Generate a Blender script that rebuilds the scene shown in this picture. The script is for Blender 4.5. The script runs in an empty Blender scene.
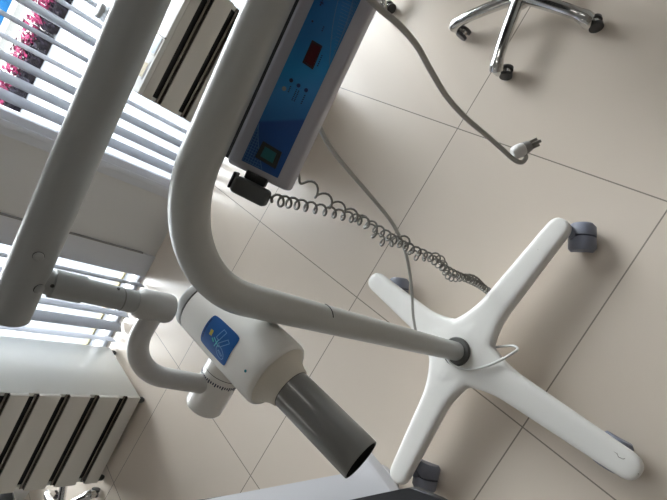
import bpy, bmesh, math, random
from mathutils import Vector, Matrix
random.seed(7)
PI = math.pi
scene = bpy.context.scene
COL = scene.collection

# ------------------------------------------------------------------ camera
H = 1.6
F = 470.0
RX = Vector((0.50013133, 0.85884499, 0.11069754))
RY = Vector((-0.6163769, 0.44285835, -0.65111903))
RZ = Vector((-0.60823365, 0.25741362, 0.75085955))
ROT = Matrix((RX, RY, RZ))
CAM = Vector((0, 0, H))
cam = bpy.data.objects.new('camera', bpy.data.cameras.new('camera'))
COL.objects.link(cam)
cam.matrix_world = Matrix.Translation(CAM) @ ROT.to_4x4()
cam.data.sensor_fit = 'HORIZONTAL'
cam.data.sensor_width = 36.0
cam.data.lens = F * 36.0 / 667.0
cam.data.clip_start = 0.02
cam.data.clip_end = 100
scene.camera = cam

def ray(u, v):
    return ROT @ Vector(((u - 333.5) / F, -(v - 250.0) / F, -1.0))
def at(u, v, d):
    return CAM + ray(u, v) * d
def atz(u, v, z):
    r = ray(u, v)
    return CAM + r * ((z - H) / r.z)

# --------------------------------------------------------------- materials
MATS = {}
def principled(name, color, rough=0.5, metal=0.0, coat=0.0, spec=0.5, noise=0.0, nscale=30.0, bump=0.0,
               trans=0.0, emit=None, emit_s=0.0):
    m = bpy.data.materials.new(name)
    m.use_nodes = True
    nt = m.node_tree
    b = nt.nodes['Principled BSDF']
    b.inputs['Base Color'].default_value = (*color, 1)
    b.inputs['Roughness'].default_value = rough
    b.inputs['Metallic'].default_value = metal
    b.inputs['Coat Weight'].default_value = coat
    b.inputs['Coat Roughness'].default_value = 0.12
    b.inputs['Specular IOR Level'].default_value = spec
    b.inputs['Transmission Weight'].default_value = trans
    if emit:
        b.inputs['Emission Color'].default_value = (*emit, 1)
        b.inputs['Emission Strength'].default_value = emit_s
    if noise or bump:
        tc = nt.nodes.new('ShaderNodeTexCoord')
        n = nt.nodes.new('ShaderNodeTexNoise')
        n.inputs['Scale'].default_value = nscale
        n.inputs['Detail'].default_value = 5
        nt.links.new(tc.outputs['Object'], n.inputs['Vector'])
        if noise:
            mix = nt.nodes.new('ShaderNodeMix')
            mix.data_type = 'RGBA'
            mix.inputs[6].default_value = (*[c * (1 - noise) for c in color], 1)
            mix.inputs[7].default_value = (*[min(1, c * (1 + noise)) for c in color], 1)
            nt.links.new(n.outputs['Fac'], mix.inputs[0])
            nt.links.new(mix.outputs[2], b.inputs['Base Color'])
        if bump:
            bp = nt.nodes.new('ShaderNodeBump')
            bp.inputs['Strength'].default_value = bump
            bp.inputs['Distance'].default_value = 0.002
            nt.links.new(n.outputs['Fac'], bp.inputs['Height'])
            nt.links.new(bp.outputs['Normal'], b.inputs['Normal'])
    MATS[name] = m
    return m

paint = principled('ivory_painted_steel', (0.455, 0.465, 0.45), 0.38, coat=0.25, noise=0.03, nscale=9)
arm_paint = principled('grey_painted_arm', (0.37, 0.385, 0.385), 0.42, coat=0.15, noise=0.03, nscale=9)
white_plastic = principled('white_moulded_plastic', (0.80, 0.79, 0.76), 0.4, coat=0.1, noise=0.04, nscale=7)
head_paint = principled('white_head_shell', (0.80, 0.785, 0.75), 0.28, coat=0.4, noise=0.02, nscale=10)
neck_paint = principled('cream_collar', (0.68, 0.64, 0.56), 0.5)
cone_mat = principled('dark_grey_cone', (0.185, 0.185, 0.18), 0.3, coat=0.8)
cone_mat.node_tree.nodes['Principled BSDF'].inputs['Coat Roughness'].default_value = 0.04
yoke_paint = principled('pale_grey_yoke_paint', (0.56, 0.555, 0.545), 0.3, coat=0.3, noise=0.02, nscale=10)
cone_in = principled('black_cone_bore', (0.012, 0.012, 0.012), 0.7)
band_mat = principled('grey_cap_band', (0.22, 0.215, 0.205), 0.4)
seam_mat = principled('seam_black', (0.03, 0.03, 0.03), 0.7)
rubber_ring = principled('grey_rubber_ring', (0.10, 0.10, 0.095), 0.65)
caster_mat = principled('blue_grey_caster', (0.22, 0.237, 0.30), 0.5)
wheel_mat = principled('dark_caster_wheel', (0.09, 0.095, 0.115), 0.55)
box_mat = principled('lilac_grey_box', (0.44, 0.435, 0.485), 0.45)
disp_mat = principled('dark_red_display', (0.060, 0.002, 0.008), 0.3, spec=.25)
disp_frame = principled('display_bezel', (0.012, 0.006, 0.01), 0.3)
black_pl = principled('black_plastic', (0.012, 0.013, 0.014), 0.4)
teal_mat = principled('teal_rocker', (0.012, 0.12, 0.14), 0.3)
handset_mat = principled('charcoal_handset', (0.075, 0.08, 0.08), 0.5)
cord_mat = principled('grey_cord', (0.42, 0.41, 0.385), 0.5)
coil_mat = principled('dark_grey_coil', (0.20, 0.19, 0.165), 0.5)
white_cord = principled('pale_cord', (0.62, 0.62, 0.61), 0.5)
stool_wheel = principled('stool_wheel', (0.05, 0.05, 0.052), 0.35)
chrome = principled('chrome', (0.62, 0.62, 0.61), 0.16, metal=1.0)
pin_metal = principled('pin_metal', (0.35, 0.34, 0.32), 0.35, metal=1.0)
cab_white = principled('cabinet_white', (0.66, 0.64, 0.59), 0.42, coat=0.1)
cab_side = principled('cabinet_side_white', (0.74, 0.75, 0.72), 0.35, coat=0.2)
recess = principled('black_groove', (0.008, 0.008, 0.009), 0.45)
alu = principled('dark_aluminium_pull', (0.20, 0.18, 0.165), 0.25, metal=1.0)
wall_mat = principled('white_wall_plaster', (0.70, 0.695, 0.68), 0.8, noise=0.03, nscale=3)
ceil_mat = principled('ceiling_grey', (0.42, 0.41, 0.39), 0.9)
frame_mat = principled('white_window_frame', (0.68, 0.70, 0.74), 0.4)
slat_mat = principled('blind_slat', (0.42, 0.44, 0.49), 0.5)
blue_pr = principled('azure_hoarding', (0.003, 0.040, 0.105), 0.6, spec=.1)
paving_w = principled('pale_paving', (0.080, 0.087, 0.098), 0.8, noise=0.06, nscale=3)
road_m = principled('grey_road', (0.045, 0.045, 0.042), 0.9, noise=0.1, nscale=6)
kerb_m = principled('white_kerb', (0.17, 0.165, 0.16), 0.8)
yellow_m = principled('pale_yellow_strip', (0.13, 0.112, 0.06), 0.8)
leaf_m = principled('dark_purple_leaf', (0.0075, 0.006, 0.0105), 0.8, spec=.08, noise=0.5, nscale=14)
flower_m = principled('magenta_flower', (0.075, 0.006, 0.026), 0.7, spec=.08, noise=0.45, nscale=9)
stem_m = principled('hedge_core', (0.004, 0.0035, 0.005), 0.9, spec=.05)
slab_white = principled('glossy_white_cover', (0.63, 0.63, 0.66), 0.3, coat=0.3)
slab_black = principled('black_cover', (0.012, 0.013, 0.016), 0.45)
ink = principled('navy_ink', (0.004, 0.016, 0.06), 0.5)
net_ink = principled('pale_blue_print', (0.09, 0.22, 0.42), 0.5)
white_ink = principled('white_print', (0.16, 0.34, 0.62), 0.5)
yellow_ink = principled('yellow_print', (0.42, 0.36, 0.05), 0.5)
green_ink = principled('green_print', (0.05, 0.45, 0.40), 0.5)
navy_fill = principled('navy_print', (0.004, 0.035, 0.15), 0.45)
teal_dot = principled('teal_dot', (0.0, 0.2, 0.24), 0.4)
silver_btn = principled('silver_button', (0.32, 0.34, 0.33), 0.35, metal=0.5)
packet_blue = principled('packet_blue', (0.55, 0.68, 0.86), 0.5, noise=0.35, nscale=60)
packet_white = principled('packet_white', (0.72, 0.73, 0.72), 0.5)
packet_tan = principled('packet_tan', (0.62, 0.55, 0.36), 0.6, noise=0.3, nscale=50)
lamp_m = principled('lamp_diffuser', (0.9, 0.9, 0.9), 0.5, emit=(1.0, 0.97, 0.92), emit_s=7.0)
seat_m = principled('stool_seat_vinyl', (0.025, 0.027, 0.03), 0.5)

def panel_material():
    m = bpy.data.materials.new('blue_membrane_print')
    m.use_nodes = True
    nt = m.node_tree
    b = nt.nodes['Principled BSDF']
    b.inputs['Roughness'].default_value = 0.35
    tc = nt.nodes.new('ShaderNodeTexCoord')
    sep = nt.nodes.new('ShaderNodeSeparateXYZ')
    nt.links.new(tc.outputs['UV'], sep.inputs[0])
    # printed design: bands along the panel, boundary bowed across its width
    a = nt.nodes.new('ShaderNodeMath'); a.operation = 'MULTIPLY_ADD'
    nt.links.new(sep.outputs['X'], a.inputs[0]); a.inputs[1].default_value = -0.10
    nt.links.new(sep.outputs['Y'], a.inputs[2])
    r = nt.nodes.new('ShaderNodeValToRGB')
    nt.links.new(a.outputs[0], r.inputs[0])
    e = r.color_ramp.elements
    e[0].position = 0.0; e[0].color = (0.006, 0.075, 0.29, 1)
    e[1].position = 1.0; e[1].color = (0.006, 0.13, 0.42, 1)
    for p, c in ((0.19, (0.006, 0.064, 0.27, 1)), (0.205, (0.018, 0.145, 0.42, 1)), (0.34, (0.035, 0.25, 0.60, 1)),
                 (0.45, (0.010, 0.25, 0.58, 1)), (0.62, (0.006, 0.165, 0.46, 1))):
        k = e.new(p); k.color = c
    nt.links.new(r.outputs[0], b.inputs['Base Color'])
    return m
panel_mat = panel_material()

def tile_material():
    m = bpy.data.materials.new('beige_floor_tiles')
    m.use_nodes = True
    nt = m.node_tree
    b = nt.nodes['Principled BSDF']
    tc = nt.nodes.new('ShaderNodeTexCoord')
    sep = nt.nodes.new('ShaderNodeSeparateXYZ')
    nt.links.new(tc.outputs['Object'], sep.inputs[0])
    def dist(out, lines):
        cur = None
        for x in lines:
            s = nt.nodes.new('ShaderNodeMath'); s.operation = 'SUBTRACT'; s.inputs[1].default_value = x
            nt.links.new(out, s.inputs[0])
            ab = nt.nodes.new('ShaderNodeMath'); ab.operation = 'ABSOLUTE'
            nt.links.new(s.outputs[0], ab.inputs[0])
            if cur is None:
                cur = ab.outputs[0]
            else:
                mn = nt.nodes.new('ShaderNodeMath'); mn.operation = 'MINIMUM'
                nt.links.new(cur, mn.inputs[0]); nt.links.new(ab.outputs[0], mn.inputs[1])
                cur = mn.outputs[0]
        return cur
    dx = dist(sep.outputs['X'], (-2.875, -2.075, -1.275, -0.3415, 0.461, 1.261, 2.061))
    dy = dist(sep.outputs['Y'], (-2.04, -1.244, -0.449, 0.346, 1.1416, 1.937, 2.732))
    mn = nt.nodes.new('ShaderNodeMath'); mn.operation = 'MINIMUM'
    nt.links.new(dx, mn.inputs[0]); nt.links.new(dy, mn.inputs[1])
    lt = nt.nodes.new('ShaderNodeMath'); lt.operation = 'LESS_THAN'; lt.inputs[1].default_value = 0.0021
    nt.links.new(mn.outputs[0], lt.inputs[0])
    n = nt.nodes.new('ShaderNodeTexNoise'); n.inputs['Scale'].default_value = 2.2; n.inputs['Detail'].default_value = 4
    nt.links.new(tc.outputs['Object'], n.inputs['Vector'])
    mix = nt.nodes.new('ShaderNodeMix'); mix.data_type = 'RGBA'
    mix.inputs[6].default_value = (0.665, 0.585, 0.500, 1)
    mix.inputs[7].default_value = (0.710, 0.630, 0.545, 1)
    nt.links.new(n.outputs['Fac'], mix.inputs[0])
    g = nt.nodes.new('ShaderNodeMix'); g.data_type = 'RGBA'
    nt.links.new(lt.outputs[0], g.inputs[0])
    nt.links.new(mix.outputs[2], g.inputs[6])
    g.inputs[7].default_value = (0.27, 0.235, 0.20, 1)
    nt.links.new(g.outputs[2], b.inputs['Base Color'])
    b.inputs['Roughness'].default_value = 0.26
    b.inputs['Specular IOR Level'].default_value = 0.5
    return m

def pebble_material():
    m = bpy.data.materials.new('white_pebble_bed')
    m.use_nodes = True
    nt = m.node_tree
    b = nt.nodes['Principled BSDF']
    tc = nt.nodes.new('ShaderNodeTexCoord')
    v = nt.nodes.new('ShaderNodeTexVoronoi'); v.inputs['Scale'].default_value = 9
    nt.links.new(tc.outputs['Object'], v.inputs['Vector'])
    r = nt.nodes.new('ShaderNodeValToRGB')
    nt.links.new(v.outputs['Distance'], r.inputs[0])
    r.color_ramp.elements[0].color = (0.15, 0.142, 0.14, 1)
    r.color_ramp.elements[0].position = 0.3
    r.color_ramp.elements[1].color = (0.055, 0.05, 0.052, 1)
    r.color_ramp.elements[1].position = 0.75
    nt.links.new(r.outputs[0], b.inputs['Base Color'])
    b.inputs['Roughness'].default_value = 0.9
    return m

def glass_material():
    m = bpy.data.materials.new('window_glass')
    m.use_nodes = True
    nt = m.node_tree
    nt.nodes.remove(nt.nodes['Principled BSDF'])
    out = nt.nodes['Material Output']
    t = nt.nodes.new('ShaderNodeBsdfTransparent'); t.inputs[0].default_value = (0.96, 0.98, 0.98, 1)
    g = nt.nodes.new('ShaderNodeBsdfGlossy'); g.inputs['Roughness'].default_value = 0.02
    f = nt.nodes.new('ShaderNodeFresnel'); f.inputs[0].default_value = 1.45
    mx = nt.nodes.new('ShaderNodeMixShader')
    nt.links.new(f.outputs[0], mx.inputs[0]); nt.links.new(t.outputs[0], mx.inputs[1]); nt.links.new(g.outputs[0], mx.inputs[2])
    nt.links.new(mx.outputs[0], out.inputs[0])
    return m
glass = glass_material()

# ------------------------------------------------------------------ helpers
def put(name, bm, mats, parent=None, world=True, angle=40, loc=None):
    """Link a bmesh as ONE mesh object; vertices given in world space when parent is a placed root."""
    bmesh.ops.recalc_face_normals(bm, faces=bm.faces)
    me = bpy.data.meshes.new(name)
    bm.to_mesh(me); bm.free()
    if not isinstance(mats, (list, tuple)):
        mats = [mats]
    for m in mats:
        me.materials.append(m)
    for p in me.polygons:
        p.use_smooth = True
    me.set_sharp_from_angle(angle=math.radians(angle))
    o = bpy.data.objects.new(name, me)
    COL.objects.link(o)
    if parent is not None:
        o.parent = parent
        if world:
            o.matrix_parent_inverse = Matrix.Translation(-root_loc(parent))
    if loc is not None:
        o.location = loc
    return o
def root_loc(o):
    while o.parent is not None:
        o = o.parent
    return Vector(o.location)
def subput(name, bm, mats, parent, angle=40):
    """A sub-part: its parent part sits at world identity, so no offset is needed."""
    o = put(name, bm, mats, None, angle=angle)
    o.parent = parent
    return o
def thing(name, label, cat, loc=(0, 0, 0), rz=0.0, group=None):
    o = bpy.data.objects.new(name, None)
    o.empty_display_size = 0.05
    COL.objects.link(o)
    o.location = loc
    o.rotation_euler = (0, 0, rz)
    o['label'] = label; o['category'] = cat
    if group:
        o['group'] = group
    return o
def tag(o, label, cat, group=None):
    o['label'] = label; o['category'] = cat
    if group:
        o['group'] = group
    return o
def struct(o):
    o['kind'] = 'structure'
    return o

def add_box(bm, lo, hi, bevel=0.0, seg=2, M=None, mi=0):
    lo, hi = Vector(lo), Vector(hi)
    r = bmesh.ops.create_cube(bm, size=1.0)
    vs = r['verts']
    for v in vs:
        v.co = Vector(((v.co.x + .5) * (hi.x - lo.x) + lo.x, (v.co.y + .5) * (hi.y - lo.y) + lo.y, (v.co.z + .5) * (hi.z - lo.z) + lo.z))
    fs = set(f for v in vs for f in v.link_faces)
    if bevel:
        es = set(e for v in vs for e in v.link_edges)
        rr = bmesh.ops.bevel(bm, geom=list(es), offset=bevel, segments=seg, profile=0.5, affect='EDGES')
        fs = set(rr['faces']) | set(f for f in fs if f.is_valid)
    vv = set(v for f in fs for v in f.verts)
    for f in fs:
        f.material_index = mi
    if M is not None:
        for v in vv:
            v.co = M @ v.co
def frames(pts):
    n = len(pts)
    tang = []
    for i in range(n):
        a = pts[max(0, i - 1)]; b = pts[min(n - 1, i + 1)]
        tang.append((b - a).normalized())
    t0 = tang[0]
    up = Vector((0, 0, 1)) if abs(t0.z) < 0.9 else Vector((1, 0, 0))
    nrm = (up - t0 * up.dot(t0)).normalized()
    out = []
    for i in range(n):
        t = tang[i]
        nrm = (nrm - t * nrm.dot(t))
        nrm = nrm.normalized()
        out.append((t, nrm, t.cross(nrm)))
    return out
def add_tube(bm, pts, rad, seg=24, caps=True, mi=0, flat=1.0):
    pts = [Vector(p) for p in pts]
    fr = frames(pts)
    rings = []
    for i, p in enumerate(pts):
        r = rad[i] if isinstance(rad, (list, tuple)) else rad
        t, n, b = fr[i]
        rings.append([bm.verts.new(p + (n * math.cos(2 * PI * k / seg) * flat + b * math.sin(2 * PI * k / seg)) * r) for k in range(seg)])
    for a, c in zip(rings, rings[1:]):
        for k in range(seg):
            f = bm.faces.new((a[k], a[(k + 1) % seg], c[(k + 1) % seg], c[k])); f.material_index = mi
    if caps:
        f = bm.faces.new(rings[0][::-1]); f.material_index = mi
        f = bm.faces.new(rings[-1]); f.material_index = mi
def add_lathe(bm, prof, org, axis, seg=48, mi=0, mis=None, close=True):
    """prof: list of (t along axis, radius)."""
    org = Vector(org); axis = Vector(axis).normalized()
    up = Vector((0, 0, 1)) if abs(axis.z) < 0.9 else Vector((1, 0, 0))
    n = (up - axis * up.dot(axis)).normalized(); b = axis.cross(n)
    rings = []
    for t, r in prof:
        rings.append([bm.verts.new(org + axis * t + (n * math.cos(2 * PI * k / seg) + b * math.sin(2 * PI * k / seg)) * max(r, 1e-5)) for k in range(seg)])
    for i, (a, c) in enumerate(zip(rings, rings[1:])):
        for k in range(seg):
            f = bm.faces.new((a[k], a[(k + 1) % seg], c[(k + 1) % seg], c[k]))
            f.material_index = mis[i] if mis else mi
    if close:
        f = bm.faces.new(rings[0][::-1]); f.material_index = mis[0] if mis else mi
        f = bm.faces.new(rings[-1]); f.material_index = mis[-1] if mis else mi
def catmull(pts, n=8):
    pts = [Vector(p) for p in pts]
    P = [pts[0] * 2 - pts[1]] + pts + [pts[-1] * 2 - pts[-2]]
    out = []
    for i in range(1, len(P) - 2):
        a, b, c, d = P[i - 1], P[i], P[i + 1], P[i + 2]
        for k in range(n):
            t = k / n
            out.append(0.5 * ((2 * b) + (c - a) * t + (2 * a - 5 * b + 4 * c - d) * t * t + (-a + 3 * b - 3 * c + d) * t ** 3))
    out.append(pts[-1])
    return out
def fillet(K0, K, K2, R, n=14):
    K0, K, K2 = Vector(K0), Vector(K), Vector(K2)
    a = (K0 - K).normalized(); b = (K2 - K).normalized()
    th = math.acos(a.dot(b)); t = R / math.tan(th / 2)
    c = K + (a + b).normalized() * R / math.sin(th / 2)
    A = K + a * t - c; B = K + b * t - c
    w = math.acos(max(-1, min(1, A.dot(B) / R ** 2)))
    return [K0] + [c + (A * math.sin((1 - s) * w) + B * math.sin(s * w)) / math.sin(w) for s in [i / (n - 1) for i in range(n)]] + [K2]
def add_prism(bm, outline, z0, z1, bevel=0.0, mi=0):
    lo = [bm.verts.new((p[0], p[1], z0)) for p in outline]
    hi = [bm.verts.new((p[0], p[1], z1)) for p in outline]
    fs = [bm.faces.new(lo[::-1]), bm.faces.new(hi)]
    n = len(lo)
    for i in range(n):
        fs.append(bm.faces.new((lo[i], lo[(i + 1) % n], hi[(i + 1) % n], hi[i])))
    for f in fs:
        f.material_index = mi
    if bevel:
        es = list(fs[1].edges)
        bmesh.ops.bevel(bm, geom=es, offset=bevel, segments=3, profile=0.5, affect='EDGES')
def children(o):
    return [c for c in COL.objects if c.parent == o]
def dup(root, loc, rz, label):
    r = root.copy(); COL.objects.link(r)
    r.location = loc; r.rotation_euler = (0, 0, rz); r['label'] = label
    for ch in children(root):
        c = ch.copy(); COL.objects.link(c); c.parent = r
        for g in children(ch):
            d = g.copy(); COL.objects.link(d); d.parent = c
    return r

# =================================================================== ROOM
WY = 2.69                      # inner face of the window wall
XL, XR, YB, ZC = -3.4, 3.0, -2.6, 2.75
def sbox(name, lo, hi, m):
    bm = bmesh.new(); add_box(bm, lo, hi)
    return struct(put(name, bm, m))
bm = bmesh.new(); add_box(bm, (XL - .1, YB - .1, -0.12), (XR + .1, WY + .16, 0.0))
struct(put('floor', bm, tile_material()))
sbox('ceiling', (XL - .1, YB - .1, ZC), (XR + .1, WY + 0.75, ZC + 0.2), ceil_mat)
sbox('wall_left', (XL - .1, YB, 0), (XL, WY, ZC), wall_mat)
sbox('wall_right', (XR, YB, 0), (XR + .1, WY, ZC), wall_mat)
sbox('wall_back', (XL - .1, YB - .1, 0), (XR + .1, YB, ZC), principled('brown_back_wall', (0.22, 0.19, 0.165), 0.8))
W1L, W1R = -0.565, 1.75        # right window opening
W2L, W2R = -2.75, -0.955       # left window opening
WT = 2.45
bm = bmesh.new()
add_box(bm, (W2R, WY, 0), (W1L, WY + .16, WT))
add_box(bm, (XL, WY, 0), (W2L, WY + .16, WT))
add_box(bm, (W1R, WY, 0), (XR, WY + .16, WT))
add_box(bm, (XL, WY, WT), (XR, WY + .16, ZC))
struct(put('wall_front', bm, wall_mat))

def window(name, x0, x1, jl, jr, mull):
    bm = bmesh.new()
    d0, d1 = WY - 0.012, WY + 0.10
    add_box(bm, (x0, d0, 0.0), (x0 + jl, d1, WT), 0.003)
    add_box(bm, (x1 - jr, d0, 0.0), (x1, d1, WT), 0.003)
    add_box(bm, (x0 + jl, d0, WT - .06), (x1 - jr, d1, WT), 0.003)
    add_box(bm, (x0 + jl, d0 + .02, 0.0), (x1 - jr, d1, 0.022), 0.003)
    if name == 'window_1':
        # stepped sliding-track jamb next to the pier
        add_box(bm, (x0 + jl * .36, d0 - 0.010, 0.0), (x0 + jl * .64, d0 + 0.01, WT), 0.002)
    for mx in mull:
        add_box(bm, (mx - .02, WY + 0.03, 0.022), (mx + .02, WY + .08, WT - .06), 0.003)
    fr = struct(put(name, bm, frame_mat))
    bm = bmesh.new()
    add_box(bm, (x0 + jl, WY + .052, 0.022), (x1 - jr, WY + .056, WT - .06))
    g = put('window_pane', bm, glass); g.parent = fr
    return fr
window('window_1', W1L, W1R, 0.112, 0.06, (0.032, 0.90))
window('window_2', W2L, W2R, 0.06, 0.155, (-1.96,))
bm = bmesh.new()
add_box(bm, (W2R - .002, WY - .016, 0.09), (W2R + .007, WY - .001, WT), 0.001)
struct(put('trim_1', bm, principled('painted_shadow_gap', (0.30, 0.30, 0.30), 0.8)))  # dark strip painting in the shadow gap between pier and window frame

# vertical blinds: slat centre x and apparent width seen from the camera spot
def blind(name, label, xs, head):
    xm = (head[0] + head[1]) / 2
    t = thing(name, label, 'blind', (xm, WY - .06, 0.0), group=None)
    bm = bmesh.new(); add_box(bm, (head[0], WY - .085, WT - .10), (head[1], WY - .03, WT - .06), 0.004)
    put('head_rail', bm, frame_mat, t)
    for x, w in xs:
        yv = WY - 0.055
        xc = x * yv / WY
        phi = math.atan2(xc, yv) + math.asin(min(1, max(0.02, (w - 0.003)) / 0.085))
        d = Vector((math.sin(phi), math.cos(phi), 0)); n = Vector((d.y, -d.x, 0))
        bm = bmesh.new()
        c = Vector((xc, yv, 0))
        N = 8; top = []; bot = []
        for k in range(N + 1):
            s = (k / N - .5) * 0.085
            bow = 0.004 * (1 - (2 * k / N - 1) ** 2)
            p = c + d * s + n * bow
            q = p + n * 0.0022
            top.append((p, q))
        outline = [p for p, q in top] + [q for p, q in reversed(top)]
        lo = [bm.verts.new((p.x, p.y, 0.012)) for p in outline]
        hi = [bm.verts.new((p.x, p.y, WT - .10)) for p in outline]
        m = len(lo)
        bm.faces.new(lo[::-1]); bm.faces.new(hi)
        for i in range(m):
            bm.faces.new((lo[i], lo[(i + 1) % m], hi[(i + 1) % m], hi[i]))
        put('slat', bm, slat_mat, t, angle=60)
    return t
blind('vertical_blind', 'white vertical blind of upright slats with pink flowers showing through it',
      [(-.39, .050), (-.312, .045), (-.228, .040), (-.148, .008), (-.063, .008), (.032, .030), (.115, .009), (.187, .009),
       (.27, .009), (.35, .010), (.43, .010), (.51, .012), (.59, .014)], (W1L + .10, W1R - .1))
blind('vertical_blind', 'white vertical blind reaching the floor beside the bottom left drawer cabinet',
      [(-1.175, .008), (-1.258, .03), (-1.34, .03), (-1.402, .037), (-1.50, .064), (-1.60, .03), (-1.68, .03), (-1.76, .03),
       (-1.84, .03), (-1.92, .03), (-2.0, .03), (-2.08, .03), (-2.16, .03), (-2.24, .03), (-2.32, .03)], (W2L + .1, W2R - .12))

# ================================================================ OUTSIDE
GZ = -0.012
def ground(name, y0, y1, m, z0=GZ, x0=-9, x1=9):
    bm = bmesh.new(); add_box(bm, (x0, y0, z0 - .1), (x1, y1, z0))
    return struct(put(name, bm, m))
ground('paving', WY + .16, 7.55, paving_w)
ground('pebble_bed', 7.55, 9.48, pebble_material())
ground('road', 9.48, 10.08, road_m)
ground('kerb', 10.08, 10.50, kerb_m, GZ + .02)
ground('far_ground', 10.50, 16.0, road_m)
ground('trim_2', 2.93, 2.99, yellow_m, GZ + .012, -2.4, -1.10)
# shrubs of the flowering hedge
def shrub(x, w, label):
    t = thing('flowering_shrub', label, 'shrub', (x, 7.32, GZ), group='shrubs of the flowering hedge')
    lx = (-w / 2, w / 2)
    y0, y1 = 7.06, 7.58
    lx = (-w / 2 + .018, w / 2 - .018)
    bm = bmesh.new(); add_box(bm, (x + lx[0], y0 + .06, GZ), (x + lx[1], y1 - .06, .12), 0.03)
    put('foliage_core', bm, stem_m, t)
    def leaves(n, sz, zr, yr, spread):
        bm = bmesh.new()
        for _ in range(n):
            c = Vector((x + random.uniform(*lx), random.uniform(*yr), random.uniform(*zr)))
            if spread:
                c.z = zr[0] + (zr[1] - zr[0]) * (random.random() ** 1.3)
            a = Vector((random.gauss(0, 1), random.gauss(0, 1), random.gauss(0, 1))).normalized()
            b = a.orthogonal().normalized(); e = a.cross(b)
            s = sz * random.uniform(.6, 1.3)
            vs = [bm.verts.new(c + b * s), bm.verts.new(c + e * s * .6 + a * s * .15), bm.verts.new(c - b * s), bm.verts.new(c - e * s * .6 + a * s * .15)]
            bm.faces.new(vs)
        return bm
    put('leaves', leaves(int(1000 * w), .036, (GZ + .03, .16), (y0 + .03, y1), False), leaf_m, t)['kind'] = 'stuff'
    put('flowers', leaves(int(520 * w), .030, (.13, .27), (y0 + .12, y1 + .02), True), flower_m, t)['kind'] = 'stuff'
    return t
shrub(-1.15, .70, 'dark-leaved pink flowering shrub showing lowest behind the blind, nearest the pier')
shrub(-0.45, .70, 'dark-leaved pink flowering shrub behind the blind, second from the pier')
shrub(0.25, .70, 'dark-leaved pink flowering shrub behind the blind, third from the pier')
shrub(0.95, .70, 'dark-leaved pink flowering shrub at the top edge, farthest from the pier')
bm = bmesh.new()
add_box(bm, (-5, 10.57, GZ + .002), (5, 10.62, 1.3))
for k in range(11):
    add_box(bm, (-5 + k * 1.0 - .02, 10.53, GZ + .002), (-5 + k * 1.0 + .02, 10.58, 1.3))
tag(put('hoarding', bm, blue_pr), 'bright blue hoarding beyond the road in the top left corner', 'hoarding')

# ============================================================ DRAWER CABINETS
CW, CD, CH = 0.535, 0.54, 0.803
def cabinet(label, loc, rz):
    t = thing('drawer_cabinet', label, 'cabinet', loc, rz, group='white drawer cabinets')
    bm = bmesh.new()
    x0, x1 = -CW / 2, CW / 2
    add_box(bm, (x0, 0.022, 0.035), (x0 + .018, CD, CH - .02), 0.002, mi=0)
    add_box(bm, (x1 - .018, 0.022, 0.035), (x1, CD, CH - .02), 0.002, mi=0)
    add_box(bm, (x0 + .018, CD - .012, 0.035), (x1 - .018, CD, CH - .02), mi=0)
    add_box(bm, (x0 + .018, 0.05, 0.035), (x1 - .018, CD - .012, 0.055), mi=0)
    put('body', bm, cab_side, t, world=False)
    bm = bmesh.new(); add_box(bm, (x0, 0.0, CH - .02), (x1, CD, CH), 0.003)
    put('top', bm, cab_side, t, world=False)
    bm = bmesh.new()
    add_box(bm, (x0 + .018, 0.030, 0.055), (x1 - .018, 0.05, CH - .02))
    put('groove_backing', bm, recess, t, world=False)
    bm = bmesh.new(); add_box(bm, (x0, 0, 0.035), (x1, 0.022, 0.109), 0.002)
    put('plinth_panel', bm, cab_white, t, world=False)
    for z0, z1 in ((.159, .270), (.320, .422), (.470, .568), (.615, .695)):
        bm = bmesh.new(); add_box(bm, (x0, 0, z0), (x1, 0.022, z1), 0.0025)
        d = put('drawer', bm, cab_white, t, world=False)
        bm = bmesh.new()
        add_box(bm, (x0 + .002, 0.004, z1 + .0005), (x1 - .002, 0.024, z1 + .004), 0.001)
        add_box(bm, (x0 + .002, 0.016, z1 + .004), (x1 - .002, 0.024, z1 + .020), 0.001)
        p = put('pull', bm, alu, None); p.parent = d
    bm = bmesh.new(); add_box(bm, (x0, 0, .743), (x1, 0.022, CH - .0205), 0.0025)
    put('drawer', bm, cab_white, t, world=False)
    # the lowest pull sits on the plinth panel
    bm = bmesh.new()
    add_box(bm, (x0 + .002, 0.004, .1095), (x1 - .002, 0.024, .113), 0.001)
    add_box(bm, (x0 + .002, 0.016, .113), (x1 - .002, 0.024, .129), 0.001)
    put('pull', bm, alu, t, world=False)
    for sx in (x0 + .02, x1 - .02):
        for sy in (.016, CD - .03):
            bm = bmesh.new(); add_lathe(bm, [(0, .010), (.012, .016), (.034, .016), (.036, .008)], (sx, sy, 0), (0, 0, 1), 16)
            put('foot', bm, black_pl, t, world=False)
    return t
cabR = cabinet('white drawer cabinet with black grooves at the top, behind the arm and control box', (-.064 + CW / 2, 2.045, 0), 0.0)
cabL = dup(cabR, (-1.572 - CW * 1.08 / 2 - .004, 2.040, 0), math.radians(2.5), 'white drawer cabinet with black grooves, standing at the bottom left corner')
cabL.scale = (1.08, 1, 1)
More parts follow.
